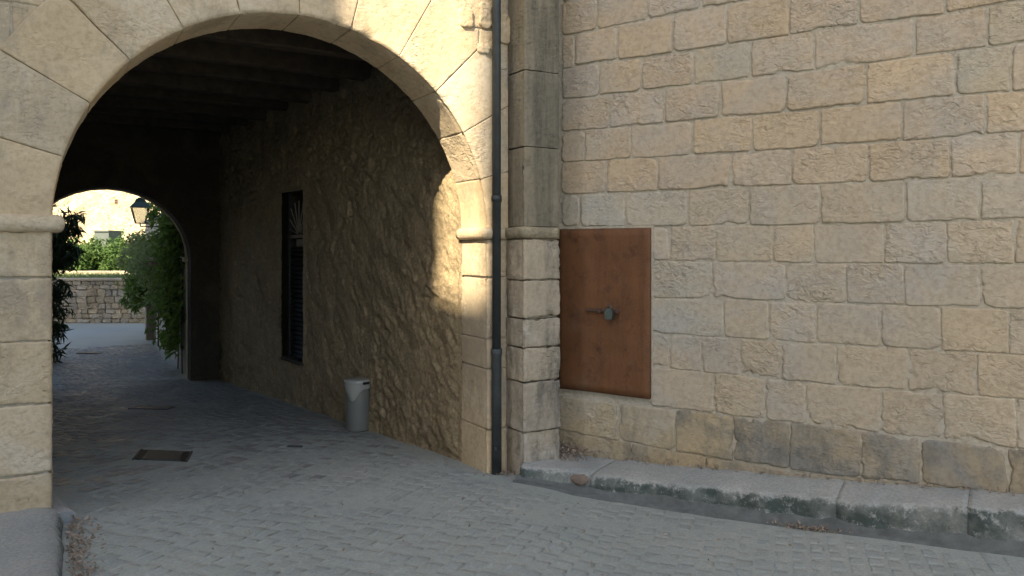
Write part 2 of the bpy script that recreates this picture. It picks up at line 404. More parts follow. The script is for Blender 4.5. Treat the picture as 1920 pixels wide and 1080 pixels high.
def course(lo, hi, js, ci):
    ts = [rw_t(x) for x in js]
    while ts[-1] < 6.0: ts.append(ts[-1]+random.uniform(.42, .68))
    for i in range(len(ts)-1):
        t0, t1 = ts[i], ts[i+1]
        k0, k1, k2, k3 = (random.uniform(-.006, .006) for _ in range(4)); sk = random.uniform(-.008, .008)
        def F(a, b, t0=t0, t1=t1, k0=k0, k1=k1, k2=k2, k3=k3, sk=sk):
            t = t0+a; w = a/(t1-t0); v = b/Lb
            return rpt(t+sk*(v-.5), lerp(lo(t)+lerp(k0, k1, w), hi(t)+lerp(k2, k3, w)-.002, v))
        Lb = hi((t0+t1)/2)-lo((t0+t1)/2)
        mat = LIME; pr = random.uniform(.008, .014); rg = random.uniform(.006, .012); tn = tint(.05, .05); jt = random.uniform(-.001, .002); ch = .011
        if ci == 6 and i < 3: rg = .003; tn = (1.02, 1.07, 1.12); pr = .012; jt = .002
        if ci == 7 and i == 0: rg = .003; tn = (1.02, 1.06, 1.12)
        if ci in (8, 9) and i == 0: tn = (1.0, 1.05, 1.10); rg = .005
        if (ci, i) in ((2, 3), (3, 6), (2, 7)): tn = (.93, .98, 1.0); rg = .005
        if ci >= 7: pr *= .78; jt = min(jt, .0005)
        if ci in (10, 11): ch = .018
        if ci == 12: mat = LIMEB if i >= 2 else LIMEA; rg = .013; pr = .014; ch = .018; tn = tint(.1, .03) if i > 2 else (1.15, 1.12, 1.05)
        # cool tint: the cooler light low on the wall, put into the stone colour
        if 6 <= ci <= 11: tn = (tn[0]*.94, tn[1]*.98, tn[2]*1.02)
        block('stone_block', F, NR, t1-t0, Lb, mat, RW, pr, jt, rg, .026, chip=ch, tint=tn, rnd=random.uniform(.022, .05), groove=pr+.001, jv=jt+random.uniform(.002, .007) if ci < 7 else jt+random.uniform(0, .003), lip=random.uniform(.003, .010) if ci < 7 else random.uniform(.001, .006))
h0 = LF[0]
for ci in range(13):
    hi = LF[ci-1] if ci else (lambda t: h0(t)+.34)
    course(LF[ci], hi, JX[ci], ci)
for k in range(1, 4):
    js = [1053]+[1053+random.uniform(40, 110)]
    course(lambda t, k=k: h0(t)+.34*k, lambda t, k=k: h0(t)+.34*(k+1), js, -1)
# footing stones under the lowest course
ts = [rw_t(1046)]
while ts[-1] < 5.6:
    t0 = ts[-1]; t1 = t0+random.uniform(.5, .9); ts.append(t1); lo_, hi_ = -.25, LF[12]((t0+t1)/2)
    block('footing_stone', lambda a, b, t0=t0: rpt(t0+a, lerp(-.25, LF[12](t0+a), b/1.0)), NR, t1-t0, 1.0, LIMEA, RW, .018, .001, .02, .045, chip=.02, tint=(1.0, .97, .9), rnd=.03)

# rusty hatch
HX0, HX1 = rw_t(1047), rw_t(1222); HZ0, HZ1 = .765, 2.405
ht = empty('steel_hatch', tuple(rpt((HX0+HX1)/2, HZ0, .02)), 'rusty brown sheet steel hatch door bolted shut in the block wall', 'hatch door')
mb = MB(); bm = bmesh.new()
nu, nv = 14, 22; V = []
for j in range(nv+1):
    for i in range(nu+1):
        a = i/nu; b = j/nv; t = lerp(HX0+.005, HX1-.005, a); z = lerp(HZ0+.004*math.sin(a*5), HZ1-.004, b)
        d = .030+.006*nz((t*1.4, z*1.4, 4))+.003*nz((t*4, z*3, 9))+ (.012*(1-b)*a)
        V.append(rpt(t, z, d))
F = [(j*(nu+1)+i, j*(nu+1)+i+1, (j+1)*(nu+1)+i+1, (j+1)*(nu+1)+i) for j in range(nv) for i in range(nu)]
loop = [i for i in range(nu+1)]+[j*(nu+1)+nu for j in range(1, nv+1)]+[nv*(nu+1)+i for i in range(nu-1, -1, -1)]+[j*(nu+1) for j in range(nv-1, 0, -1)]
n0 = len(V); V += [V[i]-NR*.03 for i in loop]; m = len(loop)
F += [(loop[i], n0+i, n0+(i+1)%m, loop[(i+1)%m]) for i in range(m)]
mesh_obj('panel', V, F, RUST, ht)
fr = MB()
for (c, e) in ((((HX0+HX1)/2, HZ1+.012), (HX1-HX0+.05, .05, .022)), (((HX0+HX1)/2, HZ0-.012), (HX1-HX0+.05, .05, .022)), ((HX0-.012, (HZ0+HZ1)/2), (.022, .05, HZ1-HZ0)), ((HX1+.012, (HZ0+HZ1)/2), (.02, .05, HZ1-HZ0))):
    fr.box(rpt(c[0], c[1], -.012), e, (AR, NR, UP))
fr.build('frame', MORT, ht)
def hz(px, py): t, z = rw(px, py); return t, z
t0, z0 = hz(1103, 580); t1, z1 = hz(1166, 580); tm, zm = hz(1150, 583)
mb = MB(); mb.box(rpt((t0+t1)/2, z0, .058), (t1-t0, .016, .026), (AR, NR, UP), .003)
b = mb.build('bolt', BOLT, ht)
mb = MB(); mb.box(rpt(lerp(t0, t1, .42), z0, .055), (.03, .03, .05), (AR, NR, UP), .003); mb.build('bolt_keeper', BOLT, b)
mb = MB(); mb.box(rpt(lerp(t0, t1, .93), z0, .055), (.025, .03, .045), (AR, NR, UP), .003); mb.build('bolt_keeper', BOLT, b)
pl = empty('padlock', tuple(rpt(tm, zm-.1, .09)), 'small grey green padlock hanging from the bolt of the rusty hatch', 'padlock')
poly = [(x_*.72, y_*.85) for x_, y_ in [(-.055,-.075),(.045,-.075),(.062,.0),(.04,.05),(-.03,.05),(-.06,.0)]]
mb = prism([rpt(tm+x, zm+y-.012, .072) for x, y in poly], NR*.04); mb.build('lock_body', STEEL, pl)
mb = MB(); mb.tube([rpt(tm-.022, zm+.01, .09), rpt(tm-.018, zm+.05, .09), rpt(tm+.003, zm+.06, .09), rpt(tm+.022, zm+.045, .09), rpt(tm+.024, zm+.01, .09)], .007, 8); mb.build('shackle', STEEL, pl, True)

# ------------------------------------------------------------------ gateway building
GB = empty('gateway_building', tuple(CC), 'limestone gatehouse with a round stone arch and dark timber-ceiled passage', 'gatehouse')
TOP = 13.0; TH = .54
arc = [(RAD*1.012*math.cos(math.pi-math.pi*i/48), SPR+RAD*1.012*math.sin(math.pi*i/48)) for i in range(49)]
UL, UR = -20.0, 2.75
r_ = RAD*1.012
poly = [(UL,-.6), (-r_,-.6)]+arc+[(r_,-.6), (UR,-.6), (UR,TOP), (UL,TOP)]
prism([fpt(u, z, 0) for u, z in poly], NF*-TH).build('wall_core', MORT, GB)
# voussoirs
def ang(px, py):
    u, z = fw(px, py); return math.atan2(z-SPR, u)
JV = [(120,295),(170,195),(248,118),(345,57),(451,31),(560,40),(655,62),(746,108),(811,177),(862,252),(893,338)]
TA = [math.pi]+[ang(*p) for p in JV]+[0.0]
for i in range(len(TA)-1):
    th0, th1 = TA[i+1], TA[i]
    tm_ = (th0+th1)/2; c = math.cos(tm_); ro = min(2.5, 2.075/c if c > 0 else 9)
    if c > .55: ro = min(ro, 2.06/max(math.cos(th0), .01)) 
    ro = max(ro, RAD+.2)
    Lb = ro-RAD; La = (th1-th0)*RAD
    def F(a, b, th0=th0, th1=th1, ro=ro, Lb=Lb, La=La):
        th = lerp(th0, th1, a/La); rr = ro
        if math.cos(th) > .2: rr = min(2.5, 2.07/math.cos(th))
        r = lerp(RAD, max(rr, RAD+.18), b/Lb); return fpt(r*math.cos(th), SPR+r*math.sin(th))
    block('voussoir', F, NF, La, Lb, ARCH, GB, .03, .0005, .006, .032, TH, .05, .003, tint=tint(.05, .05), rnd=.012, groove=.006)
def fblock(name, u0, u1, z0, z1, mat=ARCH, wrap=0, flip=False, pr=.02, **k):
    # b runs away from the opening arris
    if flip: F = lambda a, b: fpt(u1-b, z0+a)          # arris at u1 (left pier)
    else: F = lambda a, b: fpt(u0+b, z0+a)
    return block(name, F, NF, z1-z0, u1-u0, mat, GB, pr, k.get('joint', .003), k.get('rough', .006), k.get('step', .032), wrap, .04, k.get('chip', .007), tint=k.get('tint') or tint(.06, .04), rnd=.010, groove=.009)
# left pier
zl = [fw(50, y)[1] for y in (432, 520, 640, 758, 890)]+[-.3]
for i in range(5):
    w = [.95, .78, 1.05, .85, .98][i]
    if i < 4: fblock('pier_block', -RAD-w, -RAD, zl[i+1], zl[i], wrap=TH, flip=True, rough=.009, chip=.010)
    else: fblock('pier_block', -RAD-w, -RAD, zl[i+1], zl[i], wrap=TH, flip=True, rough=.014, chip=.012, tint=(.93,.92,.9))
    uu = -RAD-w
    while uu > -4.6:
        w2 = random.uniform(.6, 1.0); fblock('pier_block', uu-w2, uu, zl[i+1], zl[i], rough=.008); uu -= w2
# right jamb
zr = [fw(915, y)[1] for y in (449, 520, 636, 692, 806)]+[-.3]
for i in range(5): fblock('jamb_block', RAD, RAD+.215, zr[i+1], zr[i], wrap=TH, rough=.007, chip=.008, tint=tint(.06, .03))
# spandrel stones round the ring (set a little behind the voussoirs)
z = SPR+.02
rows = []
while z < 7.2: h = random.uniform(.36, .46); rows.append((z, z+h)); z += h
for (z0, z1) in rows:
    u = -4.8
    while u < 2.07:
        w = random.uniform(.5, .95); u1 = min(u+w, 2.07)
        rmin = min(math.hypot(max(0, abs(x)), max(0, zz-SPR)) for x in (u, u1) for zz in (z0, z1))
        if u < 0 < u1: rmin = min(rmin, z0-SPR)
        if u1-u > .12:
            if rmin > 2.02: fblock('spandrel_block', u, u1, z0, z1, pr=.008, rough=.006)
            else:
                # clip against the ring
                lim = math.sqrt(max(0, 2.2**2-max(0, z0-SPR)**2))
                if u1 < 0 and u < -lim-.1 and u1 > -lim: fblock('spandrel_block', u, -lim, z0, z1, pr=.008)
                elif u > 0 and u1 > lim+.1: fblock('spandrel_block', lim, u1, z0, z1, pr=.008)
        u = u1
# rubble chunks in the angle beside the downpipe
for (px, py, w, h) in ((872,35,.17,.20),(908,30,.15,.26),(905,92,.16,.13),(942,55,.16,.30)):
    u, z = fw(px, py)
    block('rubble_stone', lambda a, b, u=u, z=z, w=w, h=h: fpt(u-w/2+a, z-h/2+b), NF, w, h, ARCH, GB, .037, .002, .03, .012, chip=.012, tint=tint(.04, .03), rnd=.06, groove=.012)
# impost mouldings (half-round)
def moulding(name, path, parent, mat, zc, hh, pr, tn=None):
    """path: list of (point, outward dir)"""
    prof = [(0, -hh*1.0)]+[(pr*math.sin(math.pi*k/10)**.6, -hh*math.cos(math.pi*k/10)) for k in range(1, 10)]+[(0, hh)]
    pts = []
    for i in range(len(path)-1):
        (p0, d0), (p1, d1) = path[i], path[i+1]; n = max(1, int((p1-p0).length/.05))
        for k in range(n+(i == len(path)-2)): pts.append((p0.lerp(p1, k/n), d0.lerp(d1, k/n) if 0 < k < n else d0))
    V = []; m = len(prof)
    for p, d in pts:
        for q, (o, zz) in enumerate(prof):
            s = p+d*o+UP*(zc+zz); s = s+d*(.006*nz(s, 9, 3)+.004*nz(s, 22)); s.z += .004*nz(s, 6, 8); V.append(s)
    F = [(i*m+k, i*m+k+1, (i+1)*m+k+1, (i+1)*m+k) for i in range(len(pts)-1) for k in range(m-1)]
    F += [tuple(range(m))[::-1], tuple((len(pts)-1)*m+k for k in range(m))]
    return mesh_obj(name, V, F, mat, parent, True, tn)
c = .0
moulding('impost_moulding', [(fpt(-4.6, 0, .0), NF), (fpt(-RAD, 0, .0), (NF+AF)), (fpt(-RAD, 0, -TH), AF)], GB, ARCH, 2.39, .066, .085, (1.05,1.06,1.08))
moulding('impost_moulding', [(fpt(RAD, 0, -TH), -AF), (fpt(RAD, 0, .0), (NF-AF)), (fpt(RAD+.23, 0, .0), NF)], GB, ARCH, 2.355, .06, .07)
# pilaster in the angle
PL = empty('corner_pilaster', tuple(fpt(2.2, 0, .3)), 'grey weathered square stone pilaster in the corner beside the downpipe', 'pilaster')
PU0 = 2.078; PD = .3235; PW = .385
zp = [-.3, .436, .92, 1.25, 1.53, 1.90, 2.30]; zq = [2.415, 3.19, 3.93, 4.75, 5.6, 6.5]
MB().box(fpt(PU0+PW/2+.02, 3.0, PD/2-.03), (PW-.04, PD-.05, 6.8), (AF, NF, UP)).build('mortar_core', MORT, PL)
for lst, mat, ex in ((zp, PILB, .018), (zq, PILS, 0)):
    for i in range(len(lst)-1):
        z0, z1 = lst[i], lst[i+1]; e = ex+(random.uniform(-.008, .012) if ex else 0)
        low = ex > 0
        block('pilaster_block', lambda a, b, z0=z0, e=e: fpt(PU0-e+b, z0+a, PD+e-.02), NF, z1-z0, PW+e+.02, mat, PL, .02, .002, .014 if low else .006, .028, PD+e, .3, .014 if low else .004, tint=tint(.07, .03), rnd=.022 if low else .010, groove=.008 if low else .005)
moulding('impost_moulding', [(fpt(PU0, 0, 0), -AF), (fpt(PU0, 0, PD-.02), (NF-AF)), (fpt(PU0+PW+.03, 0, PD-.02), NF)], PL, PILS, 2.358, .058, .06, (1.5,1.45,1.35))

# downpipe
pu, _ = fw(924, 500); 
DP = empty('downpipe', tuple(fpt(pu, G(-.19, 7.5), .07)), 'dark grey metal rainwater downpipe fixed beside the arch', 'downpipe')
z655 = EYE+(HOR-655)/FPX*7.52; z372 = EYE+(HOR-372)/FPX*7.52; gb = G(-.19, 7.5)
pdst = .075
MB().tube([fpt(pu, z655-.02, pdst), fpt(pu, 7.5, pdst)], .043, 20).build('upper_pipe', PIPE, DP, True)
MB().tube([fpt(pu, gb-.03, pdst), fpt(pu, z655-.07, pdst), fpt(pu, z655-.05, pdst), fpt(pu, z655, pdst)], [.049, .049, .055, .055], 20).build('lower_pipe', PIPE2, DP, True)
MB().tube([fpt(pu, z372-.03, pdst), fpt(pu, z372+.03, pdst)], .051, 20).build('collar', PIPE, DP, True)
for zz in (z372, 4.9, z655-.03, gb+.25):
    MB().box(fpt(pu, zz, .03), (.03, .075, .03), (AF, NF, UP), .004).build('bracket', PIPE, DP)
MB().box(fpt(pu-.03, gb+.25, pdst+.02), (.03, .05, .035), (AF, NF, UP), .008).build('clamp_bolt', PIPE2, DP)

# ------------------------------------------------------------------ passage
DW = (PE-WP); LW = DW.length; DW.normalize(); NW = Vector((-DW.y, DW.x, 0))
if NW.dot(Vector((-1, -1, 0))) < 0: NW = -NW
def wpt(l, z, d=0): return WP+DW*l+NW*d+UP*z
def wl(px):
    k = (px-960)/FPX; return (k*WP.y-WP.x)/(DW.x-k*DW.y)
def wz(px, py): l = wl(px); return l, EYE+(HOR-py)/FPX*(WP.y+DW.y*l)
wl0, wl1 = wl(567), wl(527); wz0, wz1 = .49, 3.08
nl, _z = wz(651, 390); nz0, nz1 = _z-.09, _z+.10
CEIL = 4.62
def ridg(p, s, o): return 1-abs(noise.noise(Vector((p[0]*s+o, p[1]*s, p[2]*s))))*2
def rubble_wall():
    ls = list(np.arange(-.02, 4.2, .021))+list(np.arange(4.2, LW+.05, .04)); zs = list(np.arange(-.7, CEIL+.2, .026))
    ls = sorted([l for l in ls if min(abs(l-wl0), abs(l-wl1)) > .012]+[wl0, wl1]); zs = sorted([z for z in zs if min(abs(z-wz0), abs(z-wz1)) > .013]+[wz0, wz1])
    V = []; n = len(ls)
    for z in zs:
        for l in ls:
            p = wpt(l, z); q = Vector((p.x*1.0+p.z*.35, p.y-p.z*.25, p.z*1.15))
            am = .55+.75*sstep(-.2, .4, noise.noise(q*.9+Vector((5,0,2))))
            d = .034*noise.noise(q*3.1)+am*(.028*abs(noise.noise(q*6.5+Vector((3,1,0))))*1.4+.020*ridg(q, 12, 4)*.6+.008*noise.noise(q*27)-.07*max(0, noise.noise(q*7.5+Vector((9,2,4)))-.22)-.05*max(0, noise.noise(q*15)-.25))-.035
            if l < .05: d = d*.3-.01
            if wl0-.03 < l < wl1+.03 and wz0-.03 < z < wz1+.03: d *= .3
            if abs(l-nl) < .05 and nz0 < z < nz1: d -= .13
            V.append(p+NW*d)
    F = []
    for j in range(len(zs)-1):
        for i in range(n-1):
            lm = (ls[i]+ls[i+1])/2; zm_ = (zs[j]+zs[j+1])/2
            if wl0 < lm < wl1 and wz0 < zm_ < wz1: continue
            F.append((j*n+i, j*n+i+1, (j+1)*n+i+1, (j+1)*n+i))
    return mesh_obj('passage_wall', V, F, RUBB, GB)
rubble_wall()
# outer mass behind that wall so no light leaks in
for pc in ((wl0/2, wl0, CEIL/2-.3, CEIL+1.4), ((wl1+LW)/2, LW-wl1, CEIL/2-.3, CEIL+1.4)):
    MB().box(wpt(pc[0], pc[2], -.55), (pc[1], .8, pc[3]), (DW, NW, UP)).build('wall_backing', SHADED, GB)
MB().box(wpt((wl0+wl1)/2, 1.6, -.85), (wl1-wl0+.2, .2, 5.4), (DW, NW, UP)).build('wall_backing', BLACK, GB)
MB().box(wpt((wl0+wl1)/2, wz0-.62, -.4), (wl1-wl0, .6, 1.2), (DW, NW, UP)).build('wall_backing', SHADED, GB)
MB().box(wpt((wl0+wl1)/2, wz1+.9, -.4), (wl1-wl0, .6, 1.8), (DW, NW, UP)).build('wall_backing', SHADED, GB)
# left passage wall, end wall with rear arch, ceiling, upper storeys
LB = fpt(-RAD, 0, -TH); LE = PE-AF*4.75
DL = (LE-LB); LL = DL.length; DL.normalize(); NL = Vector((DL.y, -DL.x, 0))
V = []; ls = np.arange(-.05, LL+.1, .09); zs = np.arange(-.8, CEIL+.2, .09)
for z in zs:
    for l in ls:
        p = LB+DL*l+UP*z; V.append(p+NL*(.05*noise.noise(p*3.1)+.03*noise.noise(p*8)-.06))
n = len(ls); mesh_obj('passage_wall', V, [(j*n+i, j*n+i+1, (j+1)*n+i+1, (j+1)*n+i) for j in range(len(zs)-1) for i in range(n-1)], SHADED, GB)
MB().box(LB+DL*(LL/2)-NL*.55+UP*1.9, (LL, .8, 6.2), (DL, NL, UP)).build('wall_backing', MORT, GB)
# plinth along the foot of the left side
pa = gpx(140, 968); pb = LB+DL*(LL-.3)+NL*.12
V = []
for i in range(30):
    t = i/29; base = fpt(-RAD, 0, .10).lerp(LB+DL*LL*.96, t); gz = G(base.x, base.y)
    w = .16+.02*nz(base, 3)
    for (o, z) in ((-.2, .10), (w-.03, .085+.01*nz(base, 4)), (w, .06), (w+.015, -.1)): V.append(base+NL*o+UP*(gz+z))
F = [(i*4+k, i*4+k+1, i*4+k+5, i*4+k+4) for i in range(29) for k in range(3)]+[(0, 1, 2, 3)]
mesh_obj('plinth', V, F, CONC, GB, False)
# end wall
EW = PE+DW*0.0
RA = 1.37; cE = PE-AF*(RA+.50)                    # rear arch centre
eu = lambda u, z, d=0: cE+AF*u-NF*d+UP*z          # d: away from the viewer
k0 = (365-960)/FPX
ESP = EYE+(HOR-487)/FPX*14.6
arc2 = [(RA*math.cos(math.pi-math.pi*i/32), ESP+RA*.96*math.sin(math.pi*i/32)) for i in range(33)]
poly = [(-4.5,-1), (-RA,-1)]+arc2+[(RA,-1), (3.4,-1), (3.4,TOP), (-4.5,TOP)]
prism([eu(u, z, 0) for u, z in poly], NF*-.45).build('end_wall', SHADED, GB)
for i in range(len(arc2)//2):
    a0, a1 = arc2[i*2], arc2[i*2+2]
    pr = prism([eu(a0[0]*.985, ESP+(a0[1]-ESP)*.985, .40), eu(a1[0]*.985, ESP+(a1[1]-ESP)*.985, .40), eu(a1[0]*1.2, ESP+(a1[1]-ESP)*1.2, .40), eu(a0[0]*1.2, ESP+(a0[1]-ESP)*1.2, .40)], NF*-.09)
    pr.build('voussoir', ARCH, GB)
for sx in (-1, 1):
    zz = -.7
    while zz < ESP-.05:
        h = min(random.uniform(.32, .45), ESP-zz)
        MB().box(eu(sx*(RA+.12), zz+h/2, .42), (.28, .12, h-.008), (AF, NF, UP), .008).build('jamb_block', ARCH, GB, tint=tint()); zz += h
    MB().box(eu(sx*(RA+.08), ESP, .42), (.32, .2, .09), (AF, NF, UP), .02).build('impost_moulding', ARCH, GB)
# ceiling planks and beams
cl0 = fpt(-RAD-.4, 0, -TH+.01)
for k in range(9):
    t = (k+.35)/9; a = LB.lerp(LE, t)+UP*(CEIL-.14); b_ = (WP+DW*(LW*t))+UP*(CEIL-.14)
    a = a-AF*.2; b_ = b_+AF*.2; m_ = (a+b_)/2; ax = (b_-a).normalized()
    pts = [a.lerp(b_, s/6)+UP*(.015*nz((s, k, 2), 1.3)) for s in range(7)]
    bm_ = MB()
    for s in range(6):
        pass
    hw, hh = random.uniform(.085, .11), random.uniform(.11, .14); side = Vector((-ax.y, ax.x, 0)); V = []
    for p in pts:
        for (o, z) in ((-hw, -hh+.015), (-hw+.015, -hh), (hw-.015, -hh), (hw, -hh+.015), (hw, hh), (-hw, hh)): V.append(p+side*o+UP*z)
    F = [(s*6+q, s*6+(q+1)%6, (s+1)*6+(q+1)%6, (s+1)*6+q) for s in range(6) for q in range(6)]
    mesh_obj('ceiling_beam', V, F, WOOD, GB, False, tint(.15, .05))
for k in range(20):
    t0, t1 = k/20+.0012, (k+1)/20-.0012
    # boards run along the passage
    q0 = LB-AF*.35; q1 = WP+AF*.35; e0 = LE-AF*.35; e1 = PE+AF*.35
    prism([q0.lerp(q1, t0)+UP*CEIL, q0.lerp(q1, t1)+UP*CEIL, e0.lerp(e1, t1)+UP*CEIL, e0.lerp(e1, t0)+UP*CEIL], UP*(.04+.012*random.random())).build('ceiling_board', WOOD, GB, tint=tint(.2, .05))
prism([fpt(-5.5, CEIL+.08, -.5), fpt(2.6, CEIL+.08, -.5), PE+AF*2.2+UP*(CEIL+.08), LE-AF*1.2+UP*(CEIL+.08)], UP*(TOP-CEIL-.1)).build('upper_storey', MORT, GB)
MB().box(fpt(-14.2, TOP/2-.3, -8.4), (16.0, 15.6, TOP), (AF, NF, UP)).build('sun_blocking_wing', MORT, GB)  # unseen mass added to keep the sun off the lane
# tall louvred window with a sunburst grille
WN = MB().box(wpt((wl0+wl1)/2, wz0-.0, -.05), (wl1-wl0+.06, .10, .05), (DW, NW, UP), .006).build('window', SHADED, GB)
trz = EYE+(HOR-443)/FPX*(WP.y+DW.y*(wl0+wl1)/2)
wm = (wl0+wl1)/2
MB().box(wpt(wm, trz, -.12), (wl1-wl0, .05, .05), (DW, NW, UP)).build('transom', BOLT, WN)
MB().box(wpt(wm-.06, trz-.10, -.13), (.34, .015, .11), (DW, NW, UP)).build('sign_plate', BOLT, WN)
for sx in (wl0+.025, wl1-.025): MB().box(wpt(sx, (wz0+wz1)/2, -.13), (.05, .05, wz1-wz0), (DW, NW, UP)).build('frame', IRON, WN)
SPOKE = plain('lit_grille_bar', (.30,.26,.20), .6)  # pale colour stands in for light caught on the bars
for i in range(9):
    th = math.radians(12+i*19.5)
    p0 = wpt(wm+.05*math.cos(th), trz+.03+.05*math.sin(th), -.12); rr = min(.52, (.40/abs(math.cos(th)) if abs(math.cos(th)) > .01 else 9))
    MB().tube([p0, wpt(wm+rr*math.cos(th), trz+.03+rr*math.sin(th), -.12)], .010, 6).build('grille_bar', SPOKE, WN)
SLAT = plain('dark_blue_slat', (.014,.018,.022), .6)
ns = 24
for i in range(ns):
    z = lerp(wz0+.06, trz-.2, i/(ns-1)); c = wpt(wm, z, -.14); v1 = (NW*.7-UP*.7).normalized(); v2 = DW.cross(v1)
    MB().box(c, (wl1-wl0-.1, .06, .010), (DW, v1, v2)).build('slat', SLAT, WN)
# ------------------------------------------------------------------ ledge with gutter along the right-hand wall
def lt(px, d=.4):
    k = (px-960)/FPX; o = CR+NR*d; return (k*o.y-o.x)/(AR.x-k*AR.y)
LPX = [964, 1020, 1055, 1110, 1178, 1289, 1400, 1539, 1678, 1817, 1920]
LD = [.84, .72, .64, .56, .50, .44, .40, .40, .40, .40, .40]
LTT = [lt(x, d) for x, d in zip(LPX, LD)]
def ledge_prof(t):
    """along the wall: height of the back, of the front edge, of the foot, and the width"""
    tb = np.interp(t, [rw_t(x) for x in (965, 1120, 1233, 1420, 1920)], [.17, .115, .16, .21, .36])+max(0, t-LTT[-1])*.1
    tf = np.interp(t, LTT, [.163, .13, .115, .107, .108, .12, .165, .19, .249, .303, .337])+max(0, t-LTT[-1])*.1
    ft = np.interp(t, LTT, [.025, 0, -.012, -.035, -.04, -.028, -.02, 0, .03, .073, .114])+max(0, t-LTT[-1])*.06
    return float(tb), float(tf), float(ft), float(np.interp(t, LTT, LD))
LG = empty('stone_ledge', tuple(rpt(2.5, 0, .3)), 'low worn stone ledge with mossy dark front along the foot of the block wall', 'ledge')
cuts = [LTT[0], LTT[3]-.02, lt(1567), lt(1814), lt(2100), 6.2]
for i in range(len(cuts)-1):
    t0, t1 = cuts[i]+.0004, cuts[i+1]-.0004; n = max(8, int((t1-t0)/.035)); V = []; prof_n = 16
    for k in range(n+1):
        t = lerp(t0, t1, k/n); tb, tf, ft, wd0 = ledge_prof(t); wob = .012*nz((t*2, 1, 1))+.010*nz((t*6, 2, 1))
        wd = wd0+wob-(.10*max(0, 1-(t-cuts[0])/.07)**2 if i == 0 else 0)
        rr = min(.07, (tf-ft)*.6+.01); pr = [(-.05, tb), (wd*.3, lerp(tb, tf, .3)), (wd*.6, lerp(tb, tf, .6)), (wd-rr*1.3, tf+.004), (wd-rr, tf)]
        for q in range(1, 7): th = math.pi/2*q/6; pr.append((wd-rr+rr*math.sin(th), tf-rr+rr*math.cos(th)))
        pr += [(wd+.006, lerp(tf-rr, ft, .3)), (wd+.004, lerp(tf-rr, ft, .6)), (wd+.006, lerp(tf-rr, ft, .85)), (wd+.02, ft), (wd+.03, ft-.12)]
        ed = min(k/n*(t1-t0), (1-k/n)*(t1-t0)); dip = .0025*max(0, 1-ed/.02)
        for (d, z) in pr:
            p = rpt(t, z, d); a = .024*nz(p, 2.6, 2)+.016*nz(p, 7, 2)+.010*nz(p, 17, 2)
            V.append(p+NR*(a-dip)*(1 if d > .2 else 0)+UP*(a*.8-dip))
    m = len(pr); F = [(k*m+q, k*m+q+1, (k+1)*m+q+1, (k+1)*m+q) for k in range(n) for q in range(m-1)]
    F += [tuple(range(m))[::-1], tuple(n*m+q for q in range(m))]
    mesh_obj('ledge_slab', V, F, MOSS, LG, True, tint(.06, .02))
# gutter
V = []; n = 160; tG0, tG1 = LTT[0]+.02, 6.2
for k in range(n+1):
    t = lerp(tG0, tG1, k/n); tb, tf, ft, wd = ledge_prof(t); p0 = rpt(t, 0, wd+.14); g = G(p0.x, p0.y)
    grow = sstep(0, .5, t-tG0)
    for (d, z) in ((wd-.04, ft+.05), (wd+.012, ft+.022), (wd+.04, max(ft, g)+.010), (wd+.06, max(lerp(ft, g, .6), g)+.008), (wd+.06+.08*grow+.012*nz((t*4, 0, 0)), g+.014), (wd+.09+.08*grow, g-.05)):
        p = rpt(t, z, d); V.append(p+UP*(.006*nz(p, 6)+.003*nz(p, 20)))
GUT = plain('damp_gutter_concrete', (.14,.15,.14), .85, 0, .4, 8, .006)
tag(mesh_obj('gutter', V, [(k*6+q, k*6+q+1, (k+1)*6+q+1, (k+1)*6+q) for k in range(n) for q in range(5)], GUT), kind='structure')
# reddish boulder in the ledge
bm = bmesh.new(); bmesh.ops.create_icosphere(bm, subdivisions=4, radius=1)
bc = rpt(lt(1082, .6), .048, .555)
for v in bm.verts:
    p = v.co.copy(); r = 1+.12*noise.noise(p*1.6)+.05*noise.noise(p*4); v.co = Vector(bc)+AR*(p.x*.12*r)+NR*(p.y*.075*r)+UP*(p.z*.058*r)
me = bpy.data.meshes.new('boulder'); bm.to_mesh(me); bm.free(); me.materials.append(REDST)
me.polygons.foreach_set('use_smooth', [True]*len(me.polygons))
o = bpy.data.objects.new('boulder', me); COL.objects.link(o); tag(o, 'small rounded reddish brown stone set in the front of the ledge', 'stone')
# block in front of the left pier
V = []; nx, ny = 26, 30
gl = .305
def lblock(u, d):
    return fpt(u, 0, d)
us = np.linspace(-4.3, -RAD+.02, nx); ds = np.linspace(.0, 1.75, ny)
for d in ds:
    for u in list(us)+[-RAD+.055, -RAD+.07, -RAD+.075]:
        e = max(0, u-(-RAD-.03))/.10; z = gl+.01*d-.055*e**2 if u < -RAD+.05 else {0: gl-.06, 1: gl-.11, 2: -.1}[[-RAD+.055, -RAD+.07, -RAD+.075].index(u)]
        cut = .05*max(0, 1-d/.12)**2 if u > -RAD-.1 else 0
        p = fpt(u-cut, z, d); a = .010*nz(p, 3)+.006*nz(p, 9)+.003*nz(p, 24); V.append(p+UP*a+AF*(a if u > -RAD-.02 else 0))
m = nx+3; F = [(j*m+i, j*m+i+1, (j+1)*m+i+1, (j+1)*m+i) for j in range(ny-1) for i in range(m-1)]
n0 = len(V); V += [V[(ny-1)*m+i]-UP*.5 for i in range(m)]; F += [((ny-1)*m+i, (ny-1)*m+i+1, n0+i+1, n0+i) for i in range(m-1)]
tag(mesh_obj('mounting_block', V, F, MOSS), 'low grey stone block at the foot of the left arch pier', 'stone block')

